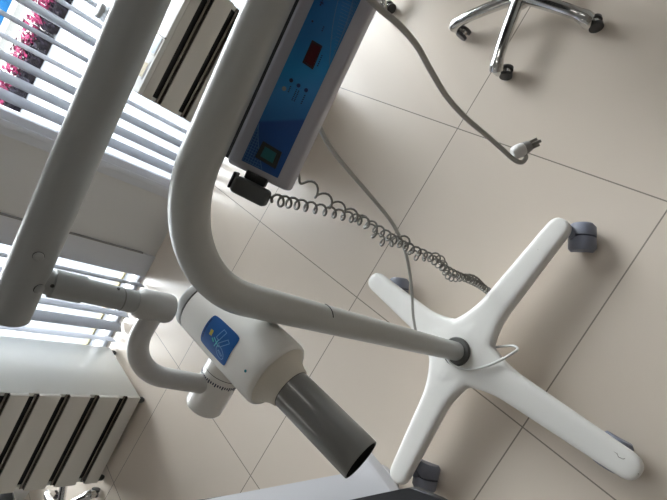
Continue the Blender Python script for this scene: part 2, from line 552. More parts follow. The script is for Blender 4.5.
# =========================================================== small things on the right cabinet
def packet(u, v, w, l, label, m):
    p = atz(u, v, CH)
    t = thing('packet', label, 'packet', p)
    bm = bmesh.new(); add_box(bm, (p.x - w, p.y - l, CH), (p.x + w, p.y + l, CH + .003), .001); put('packet_body', bm, packet_white, t)
    bm = bmesh.new(); add_box(bm, (p.x - w * .8, p.y - l * .85, CH + .0031), (p.x + w * .75, p.y + l * .85, CH + .0040), .0003); put('printed_label', bm, m, t)
packet(156, 45, .045, .040, 'small pale blue and white packet lying on the top drawer cabinet', packet_blue)
packet(143, 69, .040, .040, 'small tan packet lying at the front left of the top drawer cabinet', packet_tan)
bm = bmesh.new(); add_tube(bm, [atz(165.5, 38.5, CH + .004), atz(158, 33.0, CH + .004), atz(150, 27, CH + .004)], .004, 10)
tag(put('pen', bm, principled('grey_pen', (.30, .30, .30), .4)), 'thin grey pen lying beside the pale blue packet', 'pen')
clear = bpy.data.materials.new('clear_plastic'); clear.use_nodes = True
_b = clear.node_tree.nodes['Principled BSDF']
_b.inputs['Base Color'].default_value = (.86, .90, .93, 1); _b.inputs['Roughness'].default_value = .08; _b.inputs['Alpha'].default_value = .35
t = thing('jar', 'clear plastic jar seen at the top edge beside the big arm', 'jar', (.165, 2.50, CH))
bm = bmesh.new(); add_lathe(bm, [(0, .03), (.004, .036), (.10, .038), (.115, .030), (.125, .030), (.125, .028), (.113, .028), (.098, .036), (.006, .034), (.005, .0)], (.165, 2.50, CH), (0, 0, 1), 32, close=False); put('jar_body', bm, clear, t)
bm = bmesh.new(); add_lathe(bm, [(.118, .033), (.118, .034), (.136, .034), (.138, .030)], (.165, 2.50, CH), (0, 0, 1), 24); put('lid', bm, principled('lid_grey', (.75, .77, .80), .4), t)

# =================================================================== STOOLS
def stool(label, loc, rz):
    t = thing('swivel_stool', label, 'stool', loc, rz, group='chrome swivel stools')
    bm = bmesh.new()
    add_lathe(bm, [(.070, .034), (.075, .040), (.118, .036), (.124, .028), (.17, .026), (.172, .020)], (0, 0, 0), (0, 0, 1), 28)
    for k in range(5):
        a = 2 * PI * k / 5
        d = Vector((math.cos(a), math.sin(a), 0))
        pts = [d * r + Vector((0, 0, z)) for r, z in ((.02, .102), (.08, .101), (.15, .097), (.21, .090), (.245, .082), (.265, .074), (.278, .062))]
        add_tube(bm, catmull(pts, 4), [.0245 - .003 * min(1, i / 14) + (.005 * min(1, (i - 15) / 5) if i > 15 else 0) for i in range(25)], 18, flat=.9)
        add_lathe(bm, [(.034, .014), (.037, .020), (.066, .023), (.078, .014)], d * .268, (0, 0, 1), 16)
    put('star_base', bm, chrome, t, world=False)
    bm = bmesh.new(); add_lathe(bm, [(.17, .018), (.40, .018)], (0, 0, 0), (0, 0, 1), 20); put('gas_column', bm, chrome, t, world=False)
    bm = bmesh.new(); add_lathe(bm, [(.40, .10), (.405, .165), (.42, .18), (.455, .18), (.475, .165), (.48, .08)], (0, 0, 0), (0, 0, 1), 40); put('seat', bm, seat_m, t, world=False)
    for k in range(5):
        a = 2 * PI * k / 5
        d = Vector((math.cos(a), math.sin(a), 0))
        ca = a + (2.43, 1.82, .8, 2.2, -1.4)[k]
        off = Vector((math.cos(ca), math.sin(ca), 0)); ax = Vector((-off.y, off.x, 0))
        c = d * .268 + off * .022 + Vector((0, 0, .0255))
        bm = bmesh.new()
        add_lathe(bm, [(-.020, .012), (-.020, .0165), (.020, .0165), (.020, .012)], c + Vector((0, 0, .004)), ax, 18)
        add_lathe(bm, [(.0, .007), (.034, .007)], d * .268 + Vector((0, 0, .026)), (0, 0, 1), 12)
        cs = put('caster', bm, chrome, t, world=False)
        for s in (-1, 1):
            bm = bmesh.new(); add_lathe(bm, [(-.007, .018), (-.006, .024), (.006, .024), (.007, .018)], c + ax * s * .014, ax, 22)
            w = put('wheel', bm, stool_wheel, None); w.parent = cs
    return t
st = stool('chrome five-star swivel stool base at the top right edge', (.968, 1.133, 0), math.radians(119))
dup(st, (1.13, 1.93, 0), math.radians(198.5), 'chrome stool of which one caster shows at the top, beside the control box')
dup(st, (-2.44, 2.12, 0), math.radians(-28), 'chrome stool whose leg shows at the bottom left, beyond the corner cabinet')

# ====================================================== DENTAL X-RAY MACHINE
HUB = atz(455.5, 351.3, .148); HUB.z = 0
X = thing('dental_x_ray_machine', 'white mobile dental x-ray machine on a four-legged wheeled base in the middle', 'x-ray machine', HUB)
# ---- moulded cross base
legs = {'R': Vector((.278, .547, 0)), 'L': Vector((atz(369.3, 276.6, .11).x, atz(369.3, 276.6, .11).y, 0)), 'B': Vector((-.735, .552, 0)), 'D': Vector((atz(640.5, 475, .11).x, atz(640.5, 475, .11).y, 0))}
bm = bmesh.new()
for key, tip in legs.items():
    d = (tip - HUB); L = d.length; d.normalize(); n = Vector((-d.y, d.x, 0))
    rings = []
    prof_n = 20
    for r in [(L - .042) * i / 22 for i in range(22)] + [L - .042 + .042 * math.sin(PI / 2 * i / 9) for i in range(10)]:
        w = .036 + .018 * (1 - r / L) + .075 * max(0, 1 - r / .20) ** 2
        cap = 1.0
        rem = L - r
        if rem < .040:
            cap = max(.05, (1 - ((.040 - rem) / .0405) ** 2.6)) ** .42
        zt = .140 - .030 * (r / L) ** 1.1
        zb = .072 - .014 * (r / L)
        zm, h = (zt + zb) / 2, (zt - zb) / 2
        ring = []
        for k in range(prof_n):
            a = 2 * PI * k / prof_n
            ca, sa = math.cos(a), math.sin(a)
            ex = 0.45
            px = math.copysign(abs(ca) ** ex, ca) * w * cap
            pz = math.copysign(abs(sa) ** ex, sa) * h * (0.8 + 0.2 * cap)
            if pz < 0:
                px *= .88
            ring.append(bm.verts.new(HUB + d * r + n * px + Vector((0, 0, zm + pz))))
        rings.append(ring)
    for a_, c_ in zip(rings, rings[1:]):
        for k in range(prof_n):
            bm.faces.new((a_[k], a_[(k + 1) % prof_n], c_[(k + 1) % prof_n], c_[k]))
    bm.faces.new(rings[0][::-1]); bm.faces.new(rings[-1])
bmesh.ops.recalc_face_normals(bm, faces=bm.faces)
base = put('base', bm, white_plastic, X, angle=60)
md = base.modifiers.new('weld', 'REMESH'); md.mode = 'VOXEL'; md.voxel_size = .0045; md.use_smooth_shade = True
ms = base.modifiers.new('soft', 'SMOOTH'); ms.factor = .5; ms.iterations = 9
# small scuffs and specks on the base legs
def scuff(pts, z):
    bm = bmesh.new()
    add_tube(bm, [atz(u, v, z) for u, v in pts], .0011, 6)
    s = put('scuff', bm, scuff_mat, None); s.parent = base
scuff_mat = principled('scuff_grey', (.30, .28, .25), .8)
scuff(((613, 451), (617, 453.5), (618.5, 457), (623, 459), (625, 458.5)), .1128)
scuff(((638, 473.5), (638.6, 474.4)), .1105)
scuff(((537.6, 249.2), (538.4, 249.8)), .1165)
# ---- casters
def xcaster(u, v, swivel):
    sw = Vector((math.cos(swivel), math.sin(swivel), 0)); ax = Vector((-sw.y, sw.x, 0))
    c = atz(u, v, .040); c.z = .036
    piv = c - sw * .022; piv.z = 0
    bm = bmesh.new()
    # hood: half shell over the two wheels
    N = 18
    for s0, s1 in ((-.044, -.003), (.003, .044)):
        prof = []
        out0 = s0 < -.02
        for sx, sr in ((s0, .032 if out0 else .040), (s0 + (.010 if out0 else .001), .040), (s1 - (.001 if out0 else .010), .040), (s1, .040 if out0 else .032)):
            row = []
            for k in range(N + 1):
                a = math.radians(-35 + 215 * k / N)
                row.append(bm.verts.new(c + sw * (math.cos(a) * sr) + Vector((0, 0, math.sin(a) * sr + .002)) + ax * sx))
            prof.append((row, bm.verts.new(c + ax * sx)))
        for (ra, ca_), (rb, cb_) in zip(prof, prof[1:]):
            for k in range(N):
                bm.faces.new((ra[k], ra[k + 1], rb[k + 1], rb[k]))
            bm.faces.new((ca_, ra[0], rb[0], cb_)); bm.faces.new((cb_, rb[-1], ra[-1], ca_))
        for k in range(N):
            bm.faces.new((prof[0][1], prof[0][0][k + 1], prof[0][0][k])); bm.faces.new((prof[-1][1], prof[-1][0][k], prof[-1][0][k + 1]))
    add_lathe(bm, [(-.010, .02), (.010, .02)], c + Vector((0, 0, .012)), ax, 18)
    add_lathe(bm, [(.045, .014), (.060, .014), (.078, .010)], piv, (0, 0, 1), 18)
    h = put('caster', bm, caster_mat, X)
    for s in (-1, 1):
        bm = bmesh.new()
        add_lathe(bm, [(-.014, .028), (-.012, .0355), (.012, .0355), (.014, .028)], c + ax * s * .024, ax, 28)
        w = put('wheel', bm, wheel_mat, None)
        w.parent = h
xcaster(582, 238, math.radians(-60))
xcaster(398, 290, math.radians(-60))
xcaster(426, 476, math.radians(-70))
xcaster(612, 452, math.radians(-85))
# ---- column: upright, bend, and the near-level upper tube
K = Vector((HUB.x + .009, HUB.y - .004, 1.243)); T2 = Vector((.1747, .613, 1.2635))
tdir = (T2 - K).normalized()
TEND = K + tdir * .78
bm = bmesh.new()
add_tube(bm, fillet((HUB.x, HUB.y, .135), K, TEND, .205, 26), .0300, 40)
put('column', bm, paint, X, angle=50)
bm = bmesh.new()
add_lathe(bm, [(.133, .046), (.145, .046), (.151, .042), (.151, .030), (.133, .030)], HUB, (0, 0, 1), 40, close=False)
put('column_ring', bm, rubber_ring, X)
bm = bmesh.new()     # short seam scratch on the upright
th = [math.radians(a) for a in range(-38, 36, 8)]
add_tube(bm, [HUB + Vector((.0060 + math.cos(a - .3) * .0300, -.0026 + math.sin(a - .3) * .0300, .838 + .004 * i / 8)) for i, a in enumerate(th)], .0012, 6)
put('seam_mark', bm, seam_mat, X)
# ---- arm above it
A0 = at(27, 272, .667); A1 = at(143.1, 0, .585)
adir = (A1 - A0).normalized()
AR = .0288
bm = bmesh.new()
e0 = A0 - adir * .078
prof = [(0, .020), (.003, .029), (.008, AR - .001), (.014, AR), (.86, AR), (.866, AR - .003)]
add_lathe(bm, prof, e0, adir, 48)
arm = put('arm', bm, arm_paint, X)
# riser joining upper tube and arm (right of the frame)
bm = bmesh.new()
q = K + tdir * .755
add_tube(bm, [q - Vector((0, 0, .05)), Vector((q.x, q.y, 1.30)), Vector((q.x, q.y + .06, 1.36)), Vector((q.x, (A0 + adir * ((q.x - A0.x) / adir.x)).y, 1.40))], .036, 32)
put('riser', bm, paint, X)
# arm screws facing the camera
def hit_cyl(u, v, org, axis, r):
    d = ray(u, v); w = CAM - org
    dd = d - axis * d.dot(axis); ww = w - axis * w.dot(axis)
    a = dd.dot(dd); b = 2 * dd.dot(ww); c = ww.dot(ww) - r * r
    disc = b * b - 4 * a * c
    t = (-b - math.sqrt(max(0, disc))) / (2 * a)
    p = CAM + d * t
    foot = org + axis * (p - org).dot(axis)
    return p, (p - foot).normalized()
for u, v in ((38.5, 256.5), (38.5, 288.5)):
    p, n = hit_cyl(u, v, e0, adir, AR)
    bm = bmesh.new(); add_lathe(bm, [(-.003, .0068), (.0035, .0068), (.0055, .005), (.006, .002)], p, n, 20)
    s = put('screw_cap', bm, arm_paint, None); s.parent = arm
    bm = bmesh.new(); add_lathe(bm, [(-.002, .0073), (.0004, .0073)], p, n, 20)
    s = put('screw_recess', bm, seam_mat, None); s.parent = arm
# ---- drop tube with sleeve, seam and collar
DX, DY = -.327, .675
a_at = A0 + adir * ((DX - A0.x) / adir.x)
DT = bmesh.new()
add_tube(DT, [(DX, .690, 1.350), (DX, DY, 1.17)], .0186, 32)
drop = put('drop_tube', DT, arm_paint, X)
bm = bmesh.new()
add_lathe(bm, [(0, .0186), (0, .0212), (.045, .0216), (.047, .0186)], (DX, .6840, 1.275), (0, .06, 1), 32, close=False)
s = put('sleeve', bm, arm_paint, None); s.parent = drop
bm = bmesh.new()
add_lathe(bm, [(0, .0187), (.0012, .0191), (.0024, .0187)], (DX, DY, 1.216), (0, 0, 1), 32, close=False)
s = put('seam', bm, principled('tube_seam', (.2, .2, .19), .6), None); s.parent = drop
bm = bmesh.new()
add_lathe(bm, [(1.121, .018), (1.125, .0245), (1.131, .0262), (1.178, .0256), (1.184, .0230), (1.192, .0192), (1.192, .017)], (DX, DY, 0), (0, 0, 1), 40)
put('swivel_collar', bm, principled('mid_grey_collar', (0.45, 0.45, 0.44), 0.4, coat=.15), X)
for u, v in ((52.5, 286.0), (118.7, 288.5)):
    p, n = hit_cyl(u, v, Vector((DX, DY, 0)), Vector((0, 0, 1)), .0216 if u < 80 else .0188)
    bm = bmesh.new(); add_lathe(bm, [(-.002, .0026), (.0006, .0026)], p, n, 14)
    s = put('set_screw', bm, seam_mat, None); s.parent = drop
# ---- J-shaped yoke tube and scale cylinder
bm = bmesh.new()
yk = fillet((DX + .005, DY, 1.150), (-.456, DY - .006, 1.158), (-.450, .630, .985), .075, 20)
add_tube(bm, yk, .0185, 32)
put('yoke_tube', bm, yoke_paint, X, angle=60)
JY, JZ = .634, .972
bm = bmesh.new()
add_lathe(bm, [(-.506, .030), (-.504, .035), (-.498, .0385), (-.420, .0385)], (0, JY, JZ), (1, 0, 0), 48)
jc = put('swivel_cylinder', bm, head_paint, X)
bm = bmesh.new()
add_lathe(bm, [(-.420, .0378), (-.4185, .0378)], (0, JY, JZ), (1, 0, 0), 48)
s = put('scale_gap', bm, seam_mat, None); s.parent = jc
bm = bmesh.new()
add_lathe(bm, [(-.4185, .0385), (-.37, .0385)], (0, JY, JZ), (1, 0, 0), 48)
s = put('head_boss', bm, head_paint, None); s.parent = jc
bm = bmesh.new()
for k in range(48):
    a = 2 * PI * k / 48
    d = Vector((0, math.cos(a), math.sin(a))); tt = Vector((0, -math.sin(a), math.cos(a)))
    c = Vector((-.431, JY, JZ)) + d * .0386
    ln = .0035 if k % 3 else .0055
    add_box(bm, (-ln, -.0012, -.0002), (ln * .3, .0012, .0003), M=Matrix.Translation(c) @ Matrix((Vector((1, 0, 0)), tt, d)).transposed().to_4x4())
s = put('scale_marks', bm, ink, None); s.parent = jc
# ---- tube head, turned about the cone axis
HS = Vector((-.349, .490, .943)); HA = Vector((-.057, -.973, -.224)).normalized()   # cone start, towards the open end
ns = HA * -1
bm = bmesh.new()
add_lathe(bm, [(.000, .0388), (.003, .0412), (.010, .0430), (.018, .0465), (.026, .0520), (.032, .0575), (.0345, .0620)], HS, ns, 64)
neck = bm
prof = [(.0345, .060), (.0345, .0645), (.0375, .0672), (.043, .0686), (.060, .0690), (.150, .0680), (.252, .0660), (.253, .055)]
bm2 = bmesh.new(); add_lathe(bm2, prof, HS, ns, 64)
head = put('tube_head', bm2, head_paint, X, angle=32)
s = put('front_neck', neck, neck_paint, None, angle=50); s.parent = head
bm = bmesh.new(); add_lathe(bm, [(.2522, .0640), (.2545, .0643)], HS, ns, 64); s = put('cap_seam', bm, seam_mat, None); s.parent = head
bm = bmesh.new(); add_lathe(bm, [(.2545, .0664), (.270, .0660), (.276, .063), (.279, .057), (.280, .030), (.2805, .0)], HS, ns, 64, close=False)
s = put('end_cap', bm, band_mat, None); s.parent = head
bm = bmesh.new()
add_lathe(bm, [(-.003, .0340), (-.003, .0378), (.004, .0380), (.1715, .0380), (.173, .0372), (.173, .0350), (.060, .0345), (.0, .0345)], HS, HA, 64, mis=[0, 0, 0, 0, 0, 1, 1], close=False)
s = put('cone', bm, [cone_mat, cone_in], None); s.parent = head
bm = bmesh.new(); add_lathe(bm, [(-.0005, .0381), (.0012, .0381)], HS, HA, 64); s = put('cone_seam', bm, seam_mat, None); s.parent = head
# sticker on the side of the head
up_ = Vector((0, 0, 1)); hn = (up_ - ns * up_.dot(ns)).normalized(); hb = ns.cross(hn)
def head_tr(u, v):
    p, n = hit_cyl(u, v, HS, ns, .0684)
    t = (p - HS).dot(ns); return math.atan2(n.dot(hb), n.dot(hn)), t
def head_pt(th, t, off=.0):
    r = .0690 if t < .06 else (.0690 - (t - .06) / .09 * .0010 if t < .15 else .0680 - (t - .15) / .086 * .0018)
    return HS + ns * t + (hn * math.cos(th) + hb * math.sin(th)) * (r + off)
cs = [head_tr(*c) for c in ((214.8, 313.0), (242.0, 338.6), (225.2, 368.0), (199.5, 340.5))]
def lab(x, y, off):        # x along the top edge 0..1, y downwards 0..1
    a = [cs[0][i] * (1 - x) + cs[1][i] * x for i in (0, 1)]; b = [cs[3][i] * (1 - x) + cs[2][i] * x for i in (0, 1)]
    return head_pt(a[0] * (1 - y) + b[0] * y, a[1] * (1 - y) + b[1] * y, off)
def lab_patch(bm, fx, off, nx=10, ny=10, mi=0):
    g = [[bm.verts.new(lab(*fx(i / nx, j / ny), off)) for i in range(nx + 1)] for j in range(ny + 1)]
    for j in range(ny):
        for i in range(nx):
            f = bm.faces.new((g[j][i], g[j][i + 1], g[j + 1][i + 1], g[j + 1][i])); f.material_index = mi
def rounded(x, y):         # rounded-corner square map
    x2, y2 = x * 2 - 1, y * 2 - 1
    k = 1 - .09 * (x2 * y2) ** 4
    return (x2 * k + 1) / 2, (y2 * k + 1) / 2
st_mat = principled('blue_sticker', (.003, .085, .30), .35, noise=.25, nscale=25)
bm = bmesh.new(); lab_patch(bm, rounded, .0005, 24, 24)
stk = put('logo_sticker', bm, st_mat, None, angle=80); stk.parent = head
def lab_line(bm, pts, w, off=.0011):
    pts = [Vector((p[0], p[1])) for p in pts]
    for a, b in zip(pts, pts[1:]):
        d = (b - a); n = Vector((-d.y, d.x)).normalized() * w
        a2 = a - d.normalized() * w * .5; b2 = b + d.normalized() * w * .5
        N = 4
        rows = [[bm.verts.new(lab(*(a2.lerp(b2, k / N) + n * s), off)) for s in (-1, 1)] for k in range(N + 1)]
        for k in range(N):
            bm.faces.new((rows[k][0], rows[k][1], rows[k + 1][1], rows[k + 1][0]))
def lab_print(name, mat, strokes, w, off=.0011):
    bm = bmesh.new()
    for s in strokes:
        lab_line(bm, s, w, off)
    o = put(name, bm, mat, None); o.parent = head
def ell(cx, cy, rx, ry, rot=0, n=22):
    return [(cx + rx * math.cos(2 * PI * k / n) * math.cos(rot) - ry * math.sin(2 * PI * k / n) * math.sin(rot),
             cy + rx * math.cos(2 * PI * k / n) * math.sin(rot) + ry * math.sin(2 * PI * k / n) * math.cos(rot)) for k in range(n + 1)]
# -- inverse map: reference spots on the sticker given in its own 0..1 frame (x along head, y down)
def cap_line(x0, y0, x1, y1, w):
    d = Vector((x1 - x0, y1 - y0)); n = Vector((-d.y, d.x)).normalized() * w
    a, b = Vector((x0, y0)), Vector((x1, y1))
    return [a + n, b + n, b - n, a - n, a + n]
lab_print('sticker_outline', white_ink, [
    cap_line(.50, .46, .56, .16, .055) , cap_line(.62, .56, .80, .30, .05), ell(.72, .72, .17, .11, .75), cap_line(.66, .70, .80, .76, .02),
], .009)
lab_print('sticker_cross', principled('aqua_print', (.12, .5, .62), .5), [((.40, .50), (.62, .62)), ((.54, .46), (.50, .70))], .014)
lab_print('sticker_green_mark', green_ink, [((.36, .56), (.43, .61))], .022)
lab_print('sticker_yellow_mark', yellow_ink, [((.25, .40), (.26, .52))], .045)
lab_print('sticker_lettering', navy_fill, [((.05, .18), (.05, .30)), ((.05, .34), (.05, .46)), ((.05, .50), (.06, .62)), ((.06, .66), (.07, .78))], .022, .0009)
p, n = hit_cyl(245.5, 371.0, HS, ns, .0690)
bm = bmesh.new(); add_lathe(bm, [(-.001, .0026), (.0006, .0026)], p, n, 16); s = put('teal_dot', bm, teal_dot, None); s.parent = head

# ---- control box, hung along the upper tube
BO = at(258, 175, .700)
bu = (tdir - Vector((0, 0, 0))).normalized()
bv0 = at(289, 191, .700) - at(228, 160, .700)
bv = (bv0 - bu * bv0.dot(bu)).normalized()
bn = bu.cross(bv)
if bn.dot(CAM - BO) < 0:
    bn = -bn
def onbox(u, v, off=0.0):
    r = ray(u, v); o = BO + bn * off
    t = (o - CAM).dot(bn) / r.dot(bn)
    p = CAM + r * t - BO
    return p.dot(bu), p.dot(bv)
def boxpt(a, b, c=0.0):
    return BO + bu * a + bv * b + bn * c
BM = Matrix((bu, bv, bn)).transposed().to_4x4(); BM.translation = BO
pa = [onbox(*p) for p in ((228, 160), (289, 192), (369.5, 9.6))]
b_left = pa[0][1] - .003
b_right = (pa[1][1] + pa[2][1]) / 2
u0 = min(pa[0][0], pa[1][0]) - .001
u1 = u0 + .345
bm = bmesh.new()
add_box(bm, (u0, b_left, -.050), (u1, b_right, .0), .0075, 4, M=BM)
cbox = put('control_box', bm, box_mat, X, angle=50)
bm = bmesh.new()
add_box(bm, (u0 + .006, b_left - .020, -.042), (u1 - .006, b_left + .004, -.006), .001, M=BM)
s = put('mounting_strip', bm, seam_mat, None); s.parent = cbox
for uu in (.10, .25):
    bm = bmesh.new()
    add_box(bm, (uu, b_left - .035, -.034), (uu + .035, b_left + .006, -.022), .002, M=BM)
    put('box_bracket', bm, paint, X)
# panel
pl, pr = onbox(242.5, 160.7), onbox(280, 179.5)
pr2, pl2 = onbox(357.5, 1), onbox(300, 28.8)
P0b, P1b = (pl[1] + pl2[1]) / 2, (pr[1] + pr2[1]) / 2
P0u = (pl[0] + pr[0]) / 2
P1u = u1 - .016
bm = bmesh.new()
N = 24
uvl = bm.loops.layers.uv.new('UVMap')
lo = [bm.verts.new(boxpt(P0u, P0b + (P1b - P0b) * k / N, .0006)) for k in range(N + 1)]
rows = [[bm.verts.new(boxpt(P0u + (P1u - P0u) * j / N, P0b + (P1b - P0b) * k / N, .0008)) for k in range(N + 1)] for j in range(N + 1)]
for v in lo:
    bm.verts.remove(v)
idx = {}
for j in range(N + 1):
    for k in range(N + 1):
        idx[rows[j][k]] = (k / N, j / N)
for j in range(N):
    for k in range(N):
        f = bm.faces.new((rows[j][k], rows[j][k + 1], rows[j + 1][k + 1], rows[j + 1][k]))
        for l in f.loops:
            l[uvl].uv = idx[l.vert]
pan = put('control_panel', bm, panel_mat, None); pan.parent = cbox
def slab_px(bm, quad, c0, c1, grow=0.0):
    q = [Vector(onbox(*p)) for p in quad]
    m = sum(q, Vector((0, 0))) / 4
    q = [m + (p - m) * (1 + grow) for p in q]
    lo = [bm.verts.new(boxpt(p.x, p.y, c0)) for p in q]; hi = [bm.verts.new(boxpt(p.x, p.y, c1)) for p in q]
    bm.faces.new(lo[::-1]); bm.faces.new(hi)
    for i in range(4):
        bm.faces.new((lo[i], lo[(i + 1) % 4], hi[(i + 1) % 4], hi[i]))
dq = ((312.2, 40.2), (322.7, 46.3), (313.0, 70.0), (302.3, 62.6))
bm = bmesh.new(); slab_px(bm, dq, .0008, .0014, .0); s = put('display_bezel', bm, disp_frame, None); s.parent = cbox
bm = bmesh.new(); slab_px(bm, dq, .0012, .0018, -.16); s = put('display', bm, disp_mat, None); s.parent = cbox
sq = ((263.5, 141.2), (282.2, 152.5), (275.5, 169.2), (255.3, 157.2))
bm = bmesh.new(); slab_px(bm, sq, .0, .0030); s = put('power_switch', bm, black_pl, None); s.parent = cbox
bm = bmesh.new(); slab_px(bm, sq, .0030, .0045, -.40); s = put('rocker', bm, teal_mat, None); s.parent = cbox
def disc_px(name, u, v, r, m, h=.0016):
    a, b = onbox(u, v)
    bm = bmesh.new(); add_lathe(bm, [(.0, r), (h * .7, r), (h, r * .75)], boxpt(a, b, .0006), bn, 18)
    s = put(name, bm, m, None); s.parent = cbox
disc_px('push_button', 284.2, 88.8, .0032, silver_btn)
for u, v in ((291.3, 80.6), (298.6, 85.8), (306.2, 90.4)):
    disc_px('indicator', u, v, .0029, ink if u < 293 else navy_fill)
disc_px('indicator', 312.5, 21.6, .0015, ink)
def pline(bm, pts, w, c=.0011):
    pts = [Vector(p) for p in pts]
    for a, b in zip(pts, pts[1:]):
        d = (b - a).normalized(); n = Vector((-d.y, d.x)) * w
        vs = [bm.verts.new(boxpt(q.x, q.y, c)) for q in (a + n, b + n, b - n, a - n)]
        bm.faces.new(vs)
def print_on(name, mat, strokes, w, c=.0011):
    bm = bmesh.new()
    for s in strokes:
        pline(bm, s, w, c)
    o = put(name, bm, mat, None); o.parent = cbox
def px(*pts):
    return [onbox(*p) for p in pts]
def dashes(a, b, n, fill=.6):
    a, b = Vector(onbox(*a)), Vector(onbox(*b))
    return [(a.lerp(b, k / n), a.lerp(b, (k + fill) / n)) for k in range(n)]
# rows of tiny printed legends, too blurred in the photograph to be words
strokes = dashes((288.3, 92.3), (291.2, 85.5), 4) + dashes((292.0, 100.5), (297.2, 88.8), 7) + dashes((294.2, 101.5), (299.3, 90.2), 7) \
    + dashes((301.0, 104.0), (305.5, 94.5), 5) + dashes((317.5, 66.5), (322.5, 54.5), 6) + dashes((322.0, 31.5), (324.3, 26.0), 3) \
    + dashes((320.3, 6.0), (323.3, -1.5), 3)
print_on('panel_lettering', ink, strokes, .0010)
print_on('panel_ring', net_ink, [px(*[(333.6 + 1.7 * math.cos(a), 37.2 + 1.9 * math.sin(a)) for a in [k * .6 for k in range(8)]])], .0003)
print_on('panel_emblem', navy_fill, [px((320.0, 5.5), (323.0, 2.0)), px((320.3, 2.0), (323.5, 4.5))], .0010)
# the two net patterns in opposite corners
net = []
pc = lambda s: P0u + s
for k in range(7):
    h = .050 - k * .0072
    net.append((Vector((P0u + .001, P0b + .0015 + k * .0042)), Vector((P0u + max(.004, .056 - k * .0088), P0b + .0015 + k * .0042))))
for k in range(13):
    x = P0u + .002 + k * .0042
    wdt = .030 * (1 - k / 13)
    net.append((Vector((x, P0b + .001)), Vector((x, P0b + .001 + wdt))))
for k in range(8):
    net.append((Vector((pc(.186) + k * .010, P1b - .002 - k * .0002)), Vector((P1u - .002, P1b - .002 - k * .0035))))
for k in range(26):
    x = pc(.200) + k * .0046
    wdt = min(.026, .004 + k * .0013)
    net.append((Vector((x, P1b - .001)), Vector((x, P1b - .001 - wdt))))
print_on('corner_net', net_ink, net[:20], .00035)
print_on('edge_net', net_ink, net[20:], .00035)
arc = [Vector((pc(.178) + k * .0125, P1b - .001 - .030 * math.sin(min(1, k / 9) * PI / 2))) for k in range(12)]
arc2 = [Vector((P0u + .0005 + .060 * (1 - k / 9), P0b + .001 + .033 * (k / 9) ** 1.3)) for k in range(10)]
print_on('panel_curves', net_ink, [arc, arc2], .0006)

# ---- cables of the machine
bm = bmesh.new()
pts = [at(312, 112, .745), at(318.5, 125, .755), at(330, 147, .79), at(349, 171, .86), at(374, 200, .96), at(394, 226, 1.06), at(406, 254, 1.17),
       at(411.5, 288, 1.30), at(413.5, 318, 1.40), at(419, 338, 1.45), HUB + Vector((-.02, .075, .152)), HUB + Vector((-.035, .055, .147))]
add_tube(bm, catmull(pts, 10), .0042, 12)
put('signal_cable', bm, cord_mat, X)
bm = bmesh.new()
pts = [atz(446.5, 357, .156), atz(450, 362.5, .152), atz(457, 367, .149), atz(466, 369.3, .148), atz(476, 368.8, .147), atz(488, 365.6, .145), atz(501, 360, .142), atz(513, 353, .132), atz(517.8, 349, .126), atz(514, 346, .118), atz(505, 346, .105), atz(496, 347, .09), atz(486, 348, .08)]
add_tube(bm, catmull(pts, 8), .0040, 12)
put('base_cable', bm, white_cord, X)
# mains cord with its plug hanging from the control box
bm = bmesh.new()
pts = [at(340, -20, .655), at(352, -19, .635), at(364, -7, .625), at(380, 9, .632), at(399, 25, .655), at(417, 46, .69), at(431, 71, .735), at(447, 97, .785), at(466, 118, .83),
       at(486, 135, .87), at(502, 149, .895), at(513, 159, .91), at(520.5, 162.3, .917), at(525.0, 159.5, .918), at(525.6, 155.5, .917), at(522.5, 152.0, .916)]
pc_ = catmull(pts, 8)
add_tube(bm, pc_, .0047, 14)
cord = put('power_cord', bm, cord_mat, X)
pb, pe = at(514.5, 153.0, .913), at(524.0, 148.5, .913)
pd = (pe - pb).normalized()
bm = bmesh.new()
add_lathe(bm, [(-.005, .008), (-.001, .0125), (.008, .0138), (.016, .0132), (.020, .0118)], pb, pd, 24)
s = put('plug_body', bm, principled('white_plug', (.78, .77, .76), .45, bump=.4, nscale=120), None); s.parent = cord
bm = bmesh.new()
add_lathe(bm, [(.020, .0125), (.026, .0118), (.033, .0100), (.034, .008)], pb, pd, 24)
s = put('plug_face', bm, principled('grey_plug_face', (.30, .295, .29), .5), None); s.parent = cord
sd = pd.cross(bn).normalized(); td = pd.cross(sd).normalized()
for oa, ob in ((.006, .004), (-.006, .004), (0, -.007)):
    bm = bmesh.new()
    c = pb + pd * .033 + sd * oa + td * ob
    Mx = Matrix((pd, sd, td)).transposed().to_4x4(); Mx.translation = c
    add_box(bm, (-.002, -.0030, -.0012), (.020, .0030, .0012), .0005, M=Mx)
    s = put('plug_pin', bm, pin_metal, None); s.parent = cord

# ======================================================== HAND SWITCH + COIL
hs0 = at(235.0, 179.0, .690); hs1 = at(269.0, 196.0, .690)
hd = (hs1 - hs0).normalized(); hv = (bu * -1 - hd * (bu * -1).dot(hd)).normalized(); hw = hd.cross(hv)
if hw.dot(CAM - hs0) < 0:
    hw = -hw
T = thing('hand_switch', 'dark grey hand switch clipped to the control box end, with a spiral cord', 'hand switch', hs0)
Mh = Matrix((hd, hv, hw)).transposed().to_4x4(); Mh.translation = hs0
Lh = (hs1 - hs0).length
bm = bmesh.new()
add_box(bm, (-.002, -.007, -.022), (Lh, .0195, .004), .0065, 4, M=Mh)
put('switch_body', bm, handset_mat, T, angle=50)
bm = bmesh.new()
add_box(bm, (-.0065, -.010, -.026), (-.0022, .016, .001), .002, 2, M=Mh)
add_box(bm, (.008, -.020, -.024), (.042, -.0072, -.008), .002, 2, M=Mh)
put('clip', bm, black_pl, T)
